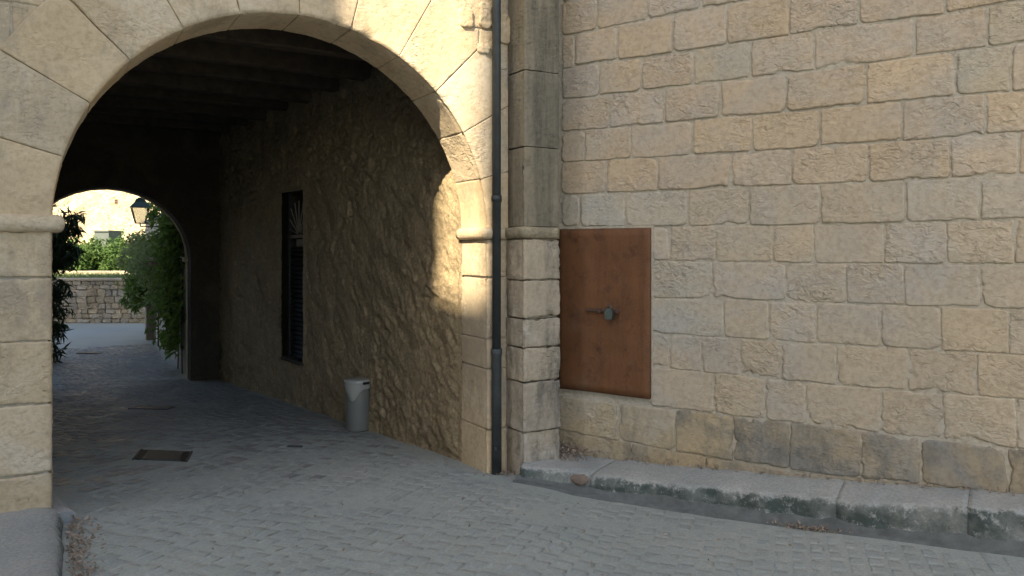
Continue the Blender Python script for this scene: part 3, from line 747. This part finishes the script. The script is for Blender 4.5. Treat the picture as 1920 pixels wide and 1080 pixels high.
# ------------------------------------------------------------------ setts
SA = Vector((.33, .944, 0)).normalized(); SB = Vector((SA.y, -SA.x, 0))
def px_of(p): return 960+FPX*p.x/p.y, HOR+FPX*(EYE-p.z)/p.y
def paved(p):
    f = (p-CC).dot(NF); u = (p-CC).dot(AF)
    if f > 0:
        if (p-CR).dot(NR) < (.92 if p.x < .7 else .62) or u < -RAD+.14 and f < 1.9: return False
        if (p-CR).dot(NR) < .72 and False: return False
        return True
    if f > -TH: return abs(u) < RAD-.10 or (u < 0 and u > -RAD+.1)
    lw = (p-WP).dot(NW); ll = (p-LB).dot(NL)
    fe = (p-PE).dot(NF)
    if fe > -.5: return lw > .05 and ll > .2 and (fe > 0 or abs((p-cE0).dot(AF)) < 1.3)
    return fe > -7 and (p-Q1_).dot(QN_) > .15 and p.x > -14
cE0 = PE-AF*1.87; Q1_ = Vector((-6.67, 15.7, 0)); QN_ = Vector((-.8717, -.4901, 0))
setts = []
for j in range(-190, 90):
    s = -2+random.uniform(0, .2); wdt = .125
    while s < 24:
        L = random.uniform(.15, .23)
        c = SB*(j*wdt)+SA*(s+L/2); s += L
        if c.y < 3.6 or not paved(c): continue
        q = Vector((c.x, c.y, G(c.x, c.y))); x, y = px_of(q)
        if -80 < x < 2000 and 560 < y < 1150:
            if abs((q-gpx(306, 855)).x) < .36 and abs((q-gpx(306, 855)).y) < .36: continue
            setts.append((q, L, wdt))
setts.sort(key=lambda k: k[0].y if 0 < px_of(k[0])[0] < 1920 and px_of(k[0])[1] < 1085 else 99)
def sett_geo(seed):
    """unit sett: top centred on origin, footprint 1 x 1, dished and chipped"""
    r = random.Random(seed); V = []; g = [-.5, -.44, -.2, .2, .44, .5]
    for y in g:
        for x in g:
            e = max(abs(x), abs(y)); z = {.5: -.008, .44: -.0008}.get(round(e, 2), r.uniform(-.001, .0025))
            jx = r.uniform(-.012, .012); jy = r.uniform(-.018, .018)
            if round(abs(x), 2) == .5 and round(abs(y), 2) == .5: x *= .93; y *= .93; z = -.008
            V.append((x+jx*(e > .4), y+jy*(e > .4), z))
    F = [(j*6+i, j*6+i+1, (j+1)*6+i+1, (j+1)*6+i) for j in range(5) for i in range(5)]
    return V, F
ms = []
for k in range(10):
    V, F = sett_geo(k); m = bpy.data.meshes.new('sett'); m.from_pydata(V, [], F); m.polygons.foreach_set('use_smooth', [True]*len(m.polygons)); m.materials.append(SETT); ms.append((m, V, F))
rest = MB(); inner = MB()
for i, (q, L, wd) in enumerate(setts):
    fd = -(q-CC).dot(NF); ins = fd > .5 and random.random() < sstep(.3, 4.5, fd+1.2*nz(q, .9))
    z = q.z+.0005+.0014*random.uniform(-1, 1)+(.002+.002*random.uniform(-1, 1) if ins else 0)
    gx = (G(q.x+.05, q.y)-G(q.x-.05, q.y))/.1; gy = (G(q.x, q.y+.05)-G(q.x, q.y-.05))/.1
    if ins: gx += random.uniform(-.018, .018); gy += random.uniform(-.018, .018)
    a = (SA+UP*(SA.x*gx+SA.y*gy)); b = (SB+UP*(SB.x*gx+SB.y*gy))
    M = Matrix(((a.x*(L-.012), -b.x*(wd-.012), 0, q.x), (a.y*(L-.012), -b.y*(wd-.012), 0, q.y), (a.z*(L-.012), -b.z*(wd-.012), 1, z), (0,0,0,1)))
    m, V, F = ms[random.randrange(10)]
    if i < 300 and not ins:
        o = bpy.data.objects.new('sett', m); COL.objects.link(o); o.parent = PAVE; o.matrix_world = M; o.color = (*tint(.05, .02), 1)
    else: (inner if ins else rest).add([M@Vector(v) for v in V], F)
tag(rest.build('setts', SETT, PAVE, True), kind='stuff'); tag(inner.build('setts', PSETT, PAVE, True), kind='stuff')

# drain cover
dc = gpx(306, 855)
DC = empty('drain_cover', tuple(dc), 'dark square cast iron drain cover in the passage paving', 'drain cover')
sl_ = math.atan(-.0582)
ax = (Vector((1, 0, -.0223)).normalized(), Vector((0, 1, -.0582)).normalized(), Vector((.0223, .0582, 1)).normalized())
axr = (ax[0]*.995+ax[1]*-.08, ax[1]*.995+ax[0]*-.3, ax[2])
axr = tuple(v.normalized() for v in axr)
MB().box(dc+ax[2]*.004, (.40, .46, .02), axr, .003).build('plate', CAST, DC)
for sx in (-1, 1):
    MB().box(dc+axr[0]*sx*.235+ax[2]*.003, (.06, .46, .02), axr, .003).build('slot', BLACK, DC)
    MB().box(dc+axr[0]*sx*.28+ax[2]*.005, (.02, .50, .022), axr, .003).build('rim', CAST, DC)
# small iron covers further on
for (px, py, w, h, lb) in ((553,838,.16,.05,'small rusty iron strip let into the paving near the bin'), (285,765,.55,.30,'faint square iron cover in the paving deep inside the passage'), (172,662,.5,.45,'grey iron manhole cover in the lane beyond the passage')):
    c = gpx(px, py); tag(MB().box(c+ax[2]*.006, (w, h, .016), ax, .003).build('iron_cover', CAST), lb, 'cover')

# litter bin
bp = gpx(671, 806); br = .155; bh = .64
BN = empty('litter_bin', tuple(bp), 'grey plastic litter bin with hooded lid against the passage wall', 'bin')
bz = bp-UP*.0
MB().lathe([(0, .0), (br*.93, .0), (br*.95, .012)], bz, 40).build('base', BLACK, BN, True)
MB().lathe([(br*.94, .010), (br*.965, .03), (br*.985, .3), (br, .585), (br*.97, .60)], bz, 48).build('body', BIN, BN, True)
V = []; n = 72; R2 = br*1.09; rowsn = 10
ph0 = math.atan2(-bp.y, -bp.x)-.42
prof = []
for k in range(n):
    ph = 2*math.pi*k/n; dd = (ph-ph0+math.pi) % (2*math.pi)-math.pi
    drop = .145*math.exp(-abs(dd/.52)**2.2)
    zb = .535-drop
    for (r, z) in ((R2*.985, zb), (R2, zb+.004), (R2*1.012, lerp(zb, .60, .4)), (R2*1.02, lerp(zb, .60, .8)), (R2*1.02, .605), (R2*1.03, .612), (R2*1.03, .634), (R2*.98, .645), (R2*.6, .652), (0.001, .655)):
        V.append(bz+Vector((r*math.cos(ph), r*math.sin(ph), z)))
F = [(k*10+q, ((k+1)%n)*10+q, ((k+1)%n)*10+q+1, k*10+q+1) for k in range(n) for q in range(9)]
mesh_obj('lid', V, F, LID, BN)
phs = math.atan2(-bp.y, -bp.x)+.62; dv = Vector((math.cos(phs), math.sin(phs), 0)); tv = Vector((-dv.y, dv.x, 0))
MB().box(bz+dv*(R2*1.02)+UP*.612, (.09, .03, .028), (tv, dv, UP), .004).build('slot', BLACK, BN)

# ------------------------------------------------------------------ foliage
def leaves(name, pts, size, mat, parent, droop=.3, asp=2.6, jitter=.5, face=None):
    """one mesh of pointed, folded leaves at pts (n,3)"""
    pts = np.asarray(pts); n = len(pts)
    d = rng.normal(size=(n, 3)); d[:, 2] -= droop*2; 
    if face is not None: d += np.array(face)*1.0
    d /= np.linalg.norm(d, axis=1)[:, None]
    s = np.cross(d, rng.normal(size=(n, 3))); s /= np.linalg.norm(s, axis=1)[:, None]+1e-9
    u = np.cross(d, s); L = size*rng.uniform(1-jitter, 1+jitter, (n, 1)); w = L/asp
    p0 = pts; p1 = pts+d*L*.45+s*w*.5+u*L*.06; p2 = pts+d*L-u*L*.1; p3 = pts+d*L*.45-s*w*.5+u*L*.06
    V = np.stack([p0, p1, p2, p3], 1).reshape(-1, 3)
    F = [(4*i, 4*i+1, 4*i+2) for i in range(n)]+[(4*i, 4*i+2, 4*i+3) for i in range(n)]
    m = bpy.data.meshes.new(name); m.from_pydata(V.tolist(), [], F); m.materials.append(mat)
    lv = np.repeat(np.clip(rng.normal(.45, .28, n), 0, 1), 4); at = m.attributes.new('lv', 'FLOAT', 'POINT'); at.data.foreach_set('value', lv.astype(np.float32))
    o = bpy.data.objects.new(name, m); COL.objects.link(o)
    if parent: o.parent = parent; o.matrix_parent_inverse = Matrix.Translation(-Vector(parent.location))
    return o
def blob(c, r, n, k=None, shell=.55):
    """points through an uneven crown: many small clumps"""
    c = np.array(c); r = np.array(r); k = k or max(6, n//60); out = []
    for _ in range(k):
        v = rng.normal(size=3); v /= np.linalg.norm(v); q = c+v*r*rng.uniform(shell, 1.0); rr = r.mean()*rng.uniform(.16, .34)
        m = n//k; out.append(q+rng.normal(size=(m, 3))*rr*.6)
    return np.concatenate(out)
def at(px, py, y): return Vector(((px-960)/FPX*y, y, EYE+(HOR-py)/FPX*y))
def gz(p): return G(p[0], p[1])
# left: long-leaved shrub at the rear arch
c = at(78, 690, 17.0); c.z = gz(c)
SH = empty('long_leaved_shrub', tuple(c), 'dark shrub with long narrow drooping leaves left of the rear arch', 'shrub')
for k in range(7):
    a = rng.uniform(-.45, .45); tp = at(rng.uniform(60, 118), rng.uniform(390, 520), 17+a)
    m_ = c.lerp(tp, .55)+Vector((-.15, 0, .2)); MB().tube([c+Vector((rng.uniform(-.25, .1), a, -.05)), m_, tp], [.022, .014, .006], 6).build('stem', BARK, SH)
P = []
for (px, py, rx, rz, n) in ((112,430,.30,.28,260),(128,420,.22,.28,160),(110,480,.36,.35,420),(132,470,.18,.3,150),(106,540,.28,.3,260),(104,610,.16,.25,90),(101,660,.14,.2,70),(96,450,.5,.8,700),(92,600,.35,.7,400),(138,402,.16,.12,50)):
    q = at(px, py, 17.0); P.append(blob(q, (rx, .35, rz), n, k=max(5, n//22), shell=.2))
leaves('foliage', np.concatenate(P), .21, LEAF_D, SH, .55, 5.0)
# right: garden wall with climbers, lantern and post
Q1 = Vector((-6.67, 15.7, 0)); QD = Vector((-3.43, 6.1, 0)).normalized(); QN = Vector((-QD.y, QD.x, 0))
if QN.x > 0: QN = -QN
GWL = 10.0
gw = empty('garden_wall', tuple(Q1+UP*gz(Q1)), 'pale rendered garden wall right of the lane beyond the passage', 'wall')
V = []; ls = np.arange(-.6, GWL, .12); zs = np.arange(-.8, 3.05, .12); n = len(ls)
for z in zs:
    for l in ls: p = Q1+QD*l+UP*z; V.append(p+QN*(.02*noise.noise(p*2)+.01*noise.noise(p*7)))
mesh_obj('render_face', V, [(j*n+i, j*n+i+1, (j+1)*n+i+1, (j+1)*n+i) for j in range(len(zs)-1) for i in range(n-1)], PLAST, gw)
MB().box(Q1+QD*(GWL/2-.3)-QN*.22+UP*1.1, (GWL+.6, .38, 3.78), (QD, QN, UP)).build('wall_core', PLAST, gw)
MB().box(Q1+QD*(GWL/2-.3)-QN*.15+UP*3.03, (GWL+.7, .5, .08), (QD, QN, UP), .02).build('coping', PLAST, gw)
def ivy(name, label, l0, l1, z0, z1, n, th, mat, size, asp=2.0, cat='climber', extra=None, droop=.5):
    c0 = Q1+QD*((l0+l1)/2)+QN*.1; c0.z = gz(c0)
    r = empty(name, tuple(c0), label, cat)
    P = []; k = n//45
    for _ in range(k):
        l = rng.uniform(l0, l1); z = lerp(z0, z1, rng.uniform(0, 1)**.8); q = Q1+QD*l+UP*z+QN*rng.uniform(.05, th)
        sg = rng.uniform(.08, .2); P.append(np.array(q)+rng.normal(size=(45, 3))*sg)
    if extra:
        for (cc, rr, m) in extra: P.append(blob(cc, rr, m, shell=.35))
    P = np.concatenate(P)
    # keep leaves on the lane side of the wall (or above its coping)
    d = (P[:, 0]-Q1.x)*QN.x+(P[:, 1]-Q1.y)*QN.y; P = P[(d > .03) | (P[:, 2] > 3.1)]
    leaves('foliage', P, size, mat, r, droop, asp, face=tuple(QN*.5))
    for s in range(2):
        l = rng.uniform(l0, l1); b = Q1+QD*l+QN*.05; b.z = gz(b)-.03
        MB().tube([b, b+UP*(z1*.4)+QD*rng.uniform(-.3, .3), b+UP*(z1*.85)+QD*rng.uniform(-.5, .5)], [.013, .010, .006], 6).build('stem', BARK, r)
    return r
ivy('climbing_plant', 'dense bright green climber covering the wall right of the rear arch', -.3, .75, .3, 2.9, 4200, .22, LEAF_C, .13, 2.2,
    extra=[(at(332,385,16.6), (.22,.3,.18), 350), (at(312,400,17.4), (.25,.3,.28), 420), (at(322,470,17.2), (.22,.3,.45), 700), (at(335,560,16.6), (.12,.3,.3), 260), (at(296,382,18.4), (.22,.3,.09), 80), (at(350,640,15.8), (.07,.15,.5), 300)])
ivy('climbing_plant', 'pale feathery grey green climber behind the wall lantern', 3.4, 7.0, 1.0, 2.5, 2400, .5, LEAF_P, .13, 3.2,
    extra=[(at(262,455,22), (.45,.5,.4), 420), (at(240,478,23), (.3,.4,.35), 300), (at(290,450,20), (.3,.3,.4), 260)])
bu = ivy('hanging_bush', 'rounded green bush hanging over the lane beyond the lantern', 5.2, 7.4, .9, 1.9, 1100, .5, LEAF_C, .14, 2.4, 'bush',
    extra=[(at(272,535,20.5), (.42,.5,.55), 1500), (at(252,560,21), (.22,.4,.4), 450), (at(292,520,20), (.25,.3,.5), 500)])
P = blob(at(297,492,18.6), (.16,.25,.28), 170, shell=.1); fl = leaves('blossom', P, .085, PINK, None, 0, 1.2)
tag(fl, 'small cluster of pale pink blossom among the climbers', 'blossom')
# stone post and low stones
pp = gpx(289, 636)
PO = empty('stone_post', tuple(pp), 'squat square stone gate post with flat cap beside the lane', 'post')
MB().box(pp+UP*.45, (.44, .44, 1.0), (QD, QN, UP), .02).build('shaft', FARW, PO); MB().box(pp+UP*.99, (.54, .54, .14), (QD, QN, UP), .03).build('cap', FARW, PO)
g1 = gpx(329, 660)
o = empty('green_crate', tuple(g1), 'small dark green box low against the garden wall', 'box')
MB().box(g1+UP*.2, (.3, .25, .4), None, .02).build('body', LGREEN, o); MB().box(g1+UP*.415, (.34, .29, .04), None, .01).build('lid', LGREEN, o)
# lantern
lc = at(263, 421, 18.0)
LT = empty('wall_lantern', tuple(lc), 'old green four sided street lantern on an iron wall bracket', 'lantern')
a1, a2 = QD, QN
def frust(z0, r0, z1, r1): return [[lc+a1*(x*r)+a2*(y*r)+UP*z for x, y in ((-1,-1),(1,-1),(1,1),(-1,1))] for z, r in ((z0, r0), (z1, r1))]
lo, hi = frust(.03, .10, .40, .19)
for k in range(4):
    MB().tube([lo[k], hi[k]], .012, 6).build('frame_bar', IRON, LT)
    V = [lo[k], lo[(k+1)%4], hi[(k+1)%4], hi[k]]; cen = (V[0]+V[2])/2; inn = (Vector((lc.x, lc.y, cen.z))-cen).normalized()*.004
    prism(V, inn).build('glass_pane', GLASS, LT)
    MB().tube([lo[k], lo[(k+1)%4]], .010, 6).build('frame_bar', IRON, LT)
r0, r1 = frust(.40, .23, .52, .12); r2, r3 = frust(.52, .12, .60, .085)
b = MB()
for A_, B_ in ((r0, r1), (r2, r3)): b.add(A_+B_, [(0,1,5,4),(1,2,6,5),(2,3,7,6),(3,0,4,7),(0,3,2,1),(4,5,6,7)])
b.build('roof', LGREEN, LT); MB().box(lc+UP*.61, (.1, .1, .03), (a1, a2, UP), .01).build('finial', LGREEN, LT)
wd_ = (lc-Q1).dot(QN)
MB().tube([lc+UP*.03-a1*.1, lc+UP*-.03, lc+UP*-.045, lc-QN*(wd_-.01)+UP*-.045], .012, 8).build('bracket_arm', IRON, LT)
MB().tube([lc+UP*.03+a1*.1, lc+UP*-.03], .010, 8).build('bracket_arm', IRON, LT)
MB().box(lc-QN*(wd_-.015)+UP*-.045, (.06, .03, .16), (QD, QN, UP), .005).build('wall_plate', IRON, LT)
# far wall across the lane
fwl = gpx(100, 606); fwr = gpx(275, 604)
FY = 26.5
fw_ = empty('rubble_wall', (-15.5, FY, -.35), 'low rubble stone wall closing the lane beyond the passage', 'wall')
ztop = EYE+(HOR-527)/FPX*FY
MB().box((-14, FY+.32, (ztop-1)/2), (16, .5, ztop+1), None, .0).build('wall_core', MORT, fw_)
zz = -.5; k = 0
while zz < ztop-.02:
    h = random.uniform(.13, .24); h = min(h, ztop-zz); x = -18.6+random.uniform(0, .3)
    while x < -10.8:
        w = random.uniform(.16, .42)
        bm = bmesh.new(); bmesh.ops.create_cube(bm, size=1); bmesh.ops.bevel(bm, geom=bm.edges[:], offset=.12, segments=1, affect='EDGES')
        for v in bm.verts: v.co = Vector((v.co.x*(w-.01)+random.uniform(-.015, .015), v.co.y*.12+random.uniform(-.012, .012), v.co.z*(h-.01)+random.uniform(-.015, .015)))+Vector((x+w/2, FY+.06+random.uniform(-.02, .02), zz+h/2))
        if k < 290:
            me = bpy.data.meshes.new('rubble_stone'); bm.to_mesh(me); me.materials.append(FARW); o = bpy.data.objects.new('rubble_stone', me); COL.objects.link(o)
            o.parent = fw_; o.matrix_parent_inverse = Matrix.Translation(-Vector(fw_.location)); o.color = (*tint(.2, .1), 1); k += 1
        bm.free(); x += w
    zz += h
MB().box((-14, FY+.3, ztop+.05), (16, .66, .08), None, .02).build('coping', FARW, fw_)
# raised grass bed behind the wall with its edging
V = [(-26, FY+.6, ztop+.0), (-4, FY+.6, ztop+.0), (-4, FY+4, ztop+.25), (-26, FY+4, ztop+.25), (-4, FY+40, ztop+.6), (-26, FY+40, ztop+.6)]
GRASS = plain('dry_grass_earth', (.10,.13,.04), .9, 0, .4, 3, .03)
tag(mesh_obj('terrace_ground', V, [(0,1,2,3), (3,2,4,5)], GRASS, None, False), kind='structure')
P = np.c_[rng.uniform(-20, -9, 5000), rng.uniform(FY+.65, FY+2.2, 5000), np.full(5000, ztop+.05)]
gr = leaves('grass', P, .16, LEAF_P, None, -.9, 6); tag(gr, 'short green grass on top of the far terrace', 'grass', kind='stuff')
tag(MB().box((-14, FY+2.6, ztop+.20), (14, .2, .16), None, .03).build('terrace_kerb', FARW), 'pale stone edging on the terrace above the far wall', 'edging')
for i, (px, py, y, r, n, lb) in enumerate(((150,492,31,(1.1,1.0,.75),2600,'leftmost rounded green tree behind the far wall'), (190,486,32.5,(1.1,1.0,.95),2800,'middle green tree behind the far wall, below the small grey building'), (228,494,31,(.9,.9,.7),2200,'yellowish green tree behind the far wall nearest the lantern'), (255,482,33,(1.0,.9,.95),1800,'green tree behind the far wall partly hidden by the climbers'), (110,482,33,(1.4,1,1.0),1500,'green tree behind the far wall partly hidden by the dark shrub'))):
    c = at(px, py, y); b0 = Vector((c.x, c.y, ztop+.25))
    t = empty('garden_tree', tuple(b0), lb, 'tree', 'trees behind the far wall')
    MB().tube([b0-UP*.1, b0.lerp(c, .5)+Vector((.08, 0, 0)), c], [.12, .09, .03], 8).build('trunk', BARK, t)
    P = np.concatenate([blob(c, r, n, k=n//50, shell=.45), blob(c, np.array(r)*.6, n//3)])
    P = P[P[:, 2] > ztop+.1]
    leaves('crown', P, .17, LEAF_T, t, .2, 2.0)
# small grey building on the rise behind the trees
hb = at(187, 440, 48)
o = empty('flat_roofed_hut', (hb.x, hb.y, hb.z-2.2), 'small square grey building above the trees in the distance', 'building')
MB().box((hb.x, hb.y+1, hb.z-1.0), (.9, 1.6, 2.4)).build('wall', plain('grey_green_shed', (.10,.12,.11), .7), o); MB().box((hb.x, hb.y+1, hb.z+.24), (1.0, 1.8, .08)).build('roof', plain('grey_roof', (.13,.15,.14), .7), o)
# sunlit cliff and old wall beyond
V = []; xs = np.arange(-75, 0, .8); zs = np.arange(-3, 34, .8); n = len(xs)
for z in zs:
    for x in xs:
        p = Vector((x, 0, z)); d = 2.2*noise.noise(p*.12)+1.1*abs(noise.noise(p*.33))+.4*noise.noise(Vector((x*.9+z*.7, 3, z*.5)))
        V.append((x, 84+d+max(0, z)*.18, z))
tag(mesh_obj('cliff', V, [(j*n+i, j*n+i+1, (j+1)*n+i+1, (j+1)*n+i) for j in range(len(zs)-1) for i in range(n-1)], CLIFF), kind='structure')
hw_ = at(218, 378, 78); HWH = empty('hillside_house', (hw_.x, 78, 2), 'sunlit pale stone house wall on the cliff with one tiny window', 'building')
MB().box((hw_.x+.8, 80, 7.5), (7.5, 4, 11)).build('wall', CLIFF, HWH)
MB().box((hw_.x+.8, 80, 13.1), (7.9, 4.4, .3)).build('roof', plain('clay_roof', (.35,.2,.12), .8), HWH)
w_ = MB().box((hw_.x, 77.98, hw_.z), (.34, .06, .48)).build('window', plain('brown_window_frame', (.30,.16,.10), .6), HWH)
for sx in (-.07, .07):
    for sz in (-.11, .11): MB().box((hw_.x+sx, 77.945, hw_.z+sz), (.11, .02, .17)).build('pane', BLACK, w_)

# ------------------------------------------------------------------ unseen house added behind the camera, its notch shaped to pass the sun patch
kk = 19.0; e0 = fpt(.464, 0)-Vector((SD.x, SD.y, 0))*kk; e1 = fpt(1.77, 0)-Vector((SD.x, SD.y, 0))*kk
SP = Vector((SD.y, -SD.x, 0)); SDv = Vector((SD.x, SD.y, 0))
gap = (e1-e0).dot(SP); tE = math.tan(SUN_EL)
NB = empty('sun_blocking_house', tuple(e0-SDv*3), 'unseen tall house added behind the viewer to shape the sun patch', 'house')
HT = 22.0
eA = e0-SDv*0
MB().box(eA-SP*4.0-SDv*3+UP*HT/2, (8.0, 6, HT+1), (SP, SDv, UP)).build('left_sun_block', HOUSE, NB)
MB().box(eA+SP*(gap+3.9)-SDv*3+UP*HT/2, (7.8, 6, HT+1), (SP, SDv, UP)).build('right_sun_block', HOUSE, NB)
zA = 3.22+kk*tE; zB = 2.76+kk*tE
prism([eA-SDv*.3+UP*-.5, eA+SP*gap-SDv*.3+UP*-.5, eA+SP*gap-SDv*.3+UP*zB, eA-SDv*.3+UP*zA], SDv*-5).build('low_sun_block', HOUSE, NB)

# ------------------------------------------------------------------ fallen leaves
def litter(name, label, pts, size=.035):
    o = leaves(name, pts, size, DRY, None, .0, 2.0); return tag(o, label, 'leaves', kind='stuff')
P = []
for _ in range(420):
    t = rng.normal(rw_t(1075), .13); d = abs(rng.normal(.12, .12))+.02; tb = ledge_prof(t)[0]
    P.append(rpt(t, tb+.02+max(0, .05-d*.2)+rng.uniform(0, .02), d))
for _ in range(170):
    t = rng.uniform(rw_t(1000), rw_t(1900)); P.append(rpt(t, ledge_prof(t)[0]+.02, abs(rng.normal(0, .03))+.04))
litter('fallen_leaves', 'dry brown leaves heaped in the corner on the ledge', P)
P = []
for _ in range(150):
    t = rng.normal(lt(1520, .57), .16); p = rpt(t, 0, .54+rng.normal(0, .02)); P.append((p.x, p.y, G(p.x, p.y)+.02))
for _ in range(110):
    p = fpt(rng.normal(1.98, .09), 0, abs(rng.normal(.1, .07))); P.append((p.x, p.y, G(p.x, p.y)+.015))
litter('fallen_leaves', 'dry leaf litter along the gutter and the foot of the downpipe', P, .03)
P = []
for _ in range(520):
    d = rng.uniform(.05, 1.9); p = fpt(-RAD+.10+abs(rng.normal(0, .075)), 0, d); P.append((p.x, p.y, G(p.x, p.y)+.012+rng.uniform(0, .012)))
litter('fallen_leaves', 'strip of dry leaf litter beside the block under the left pier', P, .035)
P = []
for _ in range(160):
    x = rng.uniform(-3, 4); y = rng.uniform(4.3, 8)
    if paved(Vector((x, y, 0))): P.append((x, y, G(x, y)+.012))
litter('fallen_leaves', 'few scattered dry leaves on the paving', P, .028)
